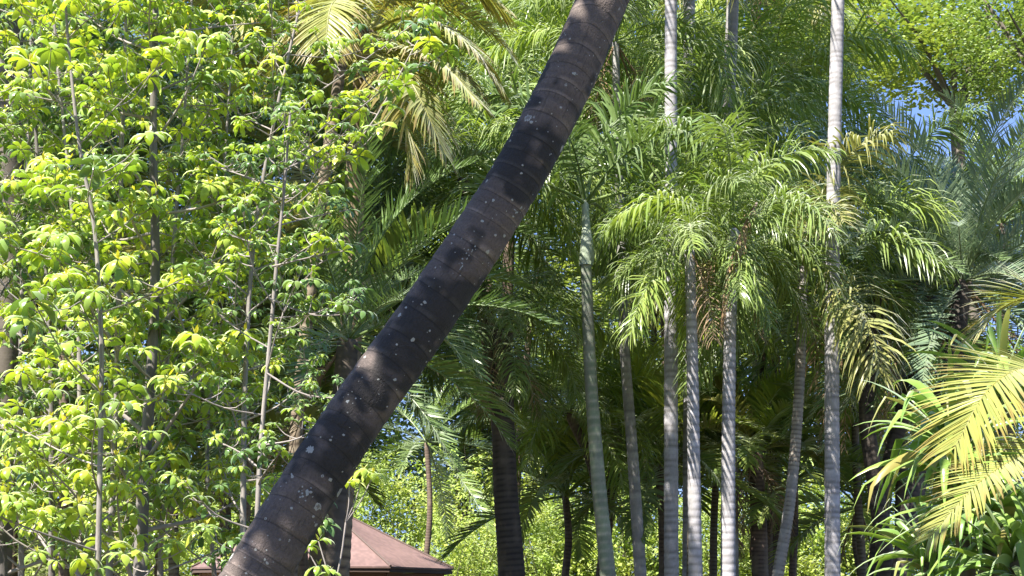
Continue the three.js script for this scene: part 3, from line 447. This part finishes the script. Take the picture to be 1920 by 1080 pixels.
// ---------------------------------------------------------------- the pavilion
{
  const c = at(600, 1068, 26), base = V(c.x, 0, -26), t = thing('pavilion', 'octagonal pavilion with brown sheet roof beyond the foot of the leaning palm', 'pavilion', base), R = 2.5, ye = 2.2, ya = 3.4;
  const A = V(0, ya, 0), cor = k => { const a = (9 + 45 * k) * Math.PI / 180; return V(Math.cos(a) * R, ye, Math.sin(a) * R); };
  const rm = dataTex(256, 256, (u, v) => { const n = vnoise(u * 5, v * 5, 5, 5) * 0.5 + vnoise(u * 40, v * 40, 40, 40) * 0.5, k = 0.85 + 0.3 * n; return [0.47 * k, 0.38 * k, 0.36 * k]; }, true);
  const roofM = new THREE.MeshStandardMaterial({ map: rm, roughness: 0.6 }), trimM = new THREE.MeshStandardMaterial({ color: new THREE.Color().setRGB(0.09, 0.06, 0.05), roughness: 0.7 }), woodM = new THREE.MeshStandardMaterial({ color: new THREE.Color().setRGB(0.32, 0.15, 0.07), roughness: 0.7, map: grainMap });
  for (let k = 0; k < 8; k++) {
    const p = cor(k), q = cor(k + 1), d = V(0, -0.03, 0), pos = [A, p, q, A.clone().add(d), p.clone().add(d), q.clone().add(d)], g = new THREE.BufferGeometry();
    g.setAttribute('position', new THREE.Float32BufferAttribute(pos.flatMap(v => [v.x, v.y, v.z]), 3));
    g.setAttribute('uv', new THREE.Float32BufferAttribute(pos.flatMap((v, i) => [[0.5, 1], [0, 0], [1, 0]][i % 3]), 2));
    g.setIndex([0, 2, 1, 3, 4, 5, 1, 2, 5, 1, 5, 4]); part('roof_panel', g.toNonIndexed(), roofM, t).geometry.computeVertexNormals();
    const hip = new GB(); tube(hip, new THREE.LineCurve3(A.clone().add(V(0, 0.005, 0)), p.clone().add(V(0, 0.01, 0))), 1, 6, () => 0.022, () => [1, 1, 1]); part('hip_ridge', hip.geo(), trimM, t);
    const m = p.clone().add(q).multiplyScalar(0.5), l = p.distanceTo(q), ang = -Math.atan2(q.z - p.z, q.x - p.x);
    const f = part('fascia_board', new THREE.BoxGeometry(l * 0.985, 0.06, 0.03), trimM, t, V(m.x * 0.985, ye - 0.065, m.z * 0.985)); f.rotation.y = ang;
    const b = part('beam', new THREE.BoxGeometry(l * 0.9, 0.14, 0.07), woodM, t, V(m.x * 0.92, ye - 0.17, m.z * 0.92)); b.rotation.y = ang;
    part('post', new THREE.BoxGeometry(0.12, ye - 0.1, 0.12), woodM, t, V(p.x * 0.9, (ye - 0.1) / 2, p.z * 0.9));
  }
  const fin = part('finial', new THREE.LatheGeometry([[0, 0.16], [0.03, 0.12], [0.015, 0.08], [0.06, 0.04], [0.09, 0]].map(p => new THREE.Vector2(...p)), 12), trimM, t, V(0, ya - 0.02, 0));
}

// ---------------------------------------------------------------- broad-leaved trees
function crownGeo(seed, clumps, per, leaf, flat = 0.8) {            // leaves in clumps through an uneven ball of radius 1
  const r = rng(seed), gb = new GB();
  for (let k = 0; k < clumps; k++) {
    const z = r() * 2 - 1, a = r() * 6.283, rad = Math.pow(r(), 0.4) * (0.72 + 0.4 * vnoise(a * 1.3, z * 2 + seed, 8)), s = Math.sqrt(1 - z * z), C = V(Math.cos(a) * s, z * flat, Math.sin(a) * s).multiplyScalar(rad), cr = 0.09 + 0.1 * r(), ct = tone(r, 0.35, 0.3);
    for (let i = 0; i < per; i++) {
      const P = C.clone().add(V(r() * 2 - 1, (r() * 2 - 1) * 0.6, r() * 2 - 1).multiplyScalar(cr)), b = r() * 6.283, el = (r() - 0.45) * 1.3, d = V(Math.cos(b) * Math.cos(el), Math.sin(el) - 0.2, Math.sin(b) * Math.cos(el)).normalize();
      const W = V(-Math.sin(b), (r() - 0.5) * 1.2, Math.cos(b)), v = 0.8 + 0.4 * r();
      leaflet(gb, P, d, W, leaf * (0.7 + 0.6 * r()), leaf * 0.55, 0.5, ct.map(q => q * v), { seg: 3, prof: [0.25, 1, 0.75, 0] });
    }
  }
  return gb.geo();
}
const crownBig = [crownGeo(1, 230, 46, 0.05), crownGeo(2, 230, 46, 0.05), crownGeo(3, 180, 46, 0.055)], crownShrub = [crownGeo(5, 120, 62, 0.055), crownGeo(6, 120, 62, 0.055)], crownDense = crownGeo(9, 200, 60, 0.06, 0.6), crownShade = crownGeo(8, 60, 120, 0.075, 0.5);
function leafTree(name, label, group, c, rx, ry, geo, mat, seed, { trunk = 0.16, foot } = {}) {
  const base = foot ?? V(c.x, 0, c.z), t = thing(name, label, name.includes('shrub') ? 'shrub' : 'tree', base, group), r = rng(seed), gb = new GB(), C = c.clone().sub(base);
  const bark = () => { const k = 0.7 + 0.6 * r(); return [0.15 * k, 0.125 * k, 0.1 * k]; }, fork = V(C.x * 0.75, Math.max(0.15, C.y - ry * 0.75), C.z * 0.75);
  tube(gb, cat([V(0, -0.1, 0), fork.clone().multiplyScalar(0.5).add(V((r() - 0.5) * 0.3, 0, (r() - 0.5) * 0.3)), fork]), 12, 9, u => trunk * lerp(1.2, 0.75, u), bark);
  for (let k = 0; k < 9; k++) { const a = k * 2.4, e = C.clone().add(V(Math.cos(a) * rx * 0.75, ry * (r() * 1.1 - 0.25), Math.sin(a) * rx * 0.75)); tube(gb, cat([fork, fork.clone().lerp(e, 0.5).add(V(0, ry * 0.12, 0)), e]), 8, 6, u => trunk * lerp(0.45, 0.06, u), bark); }
  part('trunk', gb.geo(), barkMat, t);
  const m = part('crown', geo, mat, t, C); m.scale.set(rx, ry, rx); m.rotation.y = r() * 6.28;
}
leafTree('broadleaf_tree', 'tall broad-leaved tree with blue sky between its leaves at the upper right', null, at(1780, 60, 31), 3.4, 2.6, crownBig[0], M.far, 1, { trunk: 0.2 });
leafTree('broadleaf_tree', 'darker broad-leaved tree hanging in at the upper right corner', null, at(1960, 70, 26), 2.0, 2.2, crownBig[1], M.wood, 2, { trunk: 0.2 });
const WG = 'broad-leaved trees behind the palms';
[[1560, 60, 52, 4.6], [1330, 120, 56, 5.6], [1090, 60, 58, 5.6], [1180, 420, 54, 5.6], [880, 200, 54, 5.4], [640, 100, 50, 5.6], [380, 150, 48, 5.6], [100, 150, 48, 5.6], [1440, 460, 56, 5.4], [1750, 470, 54, 5.2], [1940, 400, 52, 5], [680, 480, 48, 5.2], [420, 520, 48, 5.2], [100, 520, 48, 5.4], [920, 560, 56, 5.4], [1640, 700, 52, 5], [1880, 740, 52, 5], [1250, 760, 58, 5.4],
  [60, 880, 46, 4.6], [330, 880, 46, 4.6], [600, 880, 48, 4.6], [900, 900, 56, 5], [860, 740, 54, 4.8], [1170, 610, 52, 4.6], [560, 740, 46, 4.6], [1420, 660, 52, 4.6], [1010, 760, 56, 4.8], [-30, 480, 46, 5], [-20, 780, 46, 5], [1090, 920, 56, 5], [1420, 860, 58, 5]
].forEach(([x, y, d, R], i) => leafTree('background_tree', 'broad-leaved tree filling the distance behind the palms', WG, at(x, y, d), R, R * 0.85, crownBig[i % 3], i % 2 ? M.far : M.wood, 50 + i));
const SG = 'sunlit shrubs beyond the palms';
[[690, 875, 39.0, 1.82, 'left of the brown roof peak'], [790, 935, 39.0, 2.10, 'behind the brown roof'], [880, 995, 36.0, 1.50, 'between the brown roof and the stout dark trunk'], [900, 895, 45.0, 2.52, 'far behind the stout dark trunk'], [1020, 975, 36.0, 1.80, 'right of the stout dark trunk'], [1065, 1035, 36.0, 1.35, 'at the foot of the crownshaft palm'], [1180, 935, 36.0, 2.10, 'between crownshaft and ringed palms'], [1225, 1025, 36.0, 1.35, 'left of the close pair'], [1335, 975, 36.0, 1.95, 'between the two sunlit grey trunks'], [1470, 995, 36.0, 1.65, 'at the foot of the thin curved trunk'], [1525, 925, 36.0, 2.40, 'left of the tallest trunk'], [1620, 1005, 36.0, 1.80, 'right of the tallest trunk'],
  [60, 995, 36.0, 1.80, 'at the lower left corner'], [170, 1015, 36.0, 1.65, 'behind the leftmost stems'], [330, 985, 36.0, 1.95, 'right of the thick dark stem'], [480, 985, 36.0, 1.80, 'left of the leaning trunk foot'], [1740, 955, 36.0, 2.40, 'behind the dark date palm stems'], [1860, 935, 36.0, 2.55, 'behind the strap-leaved plants'], [1120, 1005, 36.0, 1.95, 'behind the crownshaft palm'], [835, 1050, 36.0, 1.05, 'at the right corner of the brown roof'],
  [1000, 985, 40, 2.2, 'far off between the stout dark trunk and crownshaft palm'], [1290, 990, 42, 2.3, 'far off behind the close pair'], [1410, 1000, 40, 2.0, 'far off right of the broad grey trunk'], [1560, 1000, 44, 2.4, 'far off behind the tallest trunk'], [250, 980, 38, 2.2, 'far off behind the thick dark stem'], [110, 970, 40, 2.2, 'far off behind the leftmost stems'], [400, 960, 40, 2.2, 'far off left of the leaning trunk'], [560, 980, 40, 2.2, 'far off behind the leaning trunk foot']
].forEach(([x, y, d, R, where], i) => leafTree('background_shrub', 'bright green shrub ' + where, SG, at(x, y, d).multiply(V(1, 0.5, 1)).add(V(0, R * 0.42, 0)), R, at(x, y, d).y * 0.5 + R * 0.4, crownShrub[i % 2], i % 4 ? M.shrub : M.far, 90 + i, { trunk: 0.05 }));
leafTree('understory_tree', 'dense dark tree low in the gap left of the leaning trunk', null, at(640, 560, 20.5), 1.9, 2.1, crownDense, M.mature, 9, { trunk: 0.08, foot: V(at(600, 560, 20.5).x, 0, -20.5) });
leafTree('canopy_tree', 'tall dense tree over the thicket that shades the dark gap', null, at(10, -500, 14.5), 2.9, 1.7, crownDense, M.wood, 8, { trunk: 0.16, foot: V(-5.6, 0, -15.5) });
// the tree over the viewer whose leaves dapple the leaning trunk
{
  const P = at(830, 560, 6.6), c = P.clone().addScaledVector(SUN, 6.2);
  leafTree('overhanging_tree', 'tree above the viewer whose thin crown dapples the leaning trunk', null, c, 2.3, 1.2, crownShade, M.wood, 7, { trunk: 0.14, foot: V(c.x - 2.6, 0, c.z + 2.2) });
}
renderer.render(scene, camera);
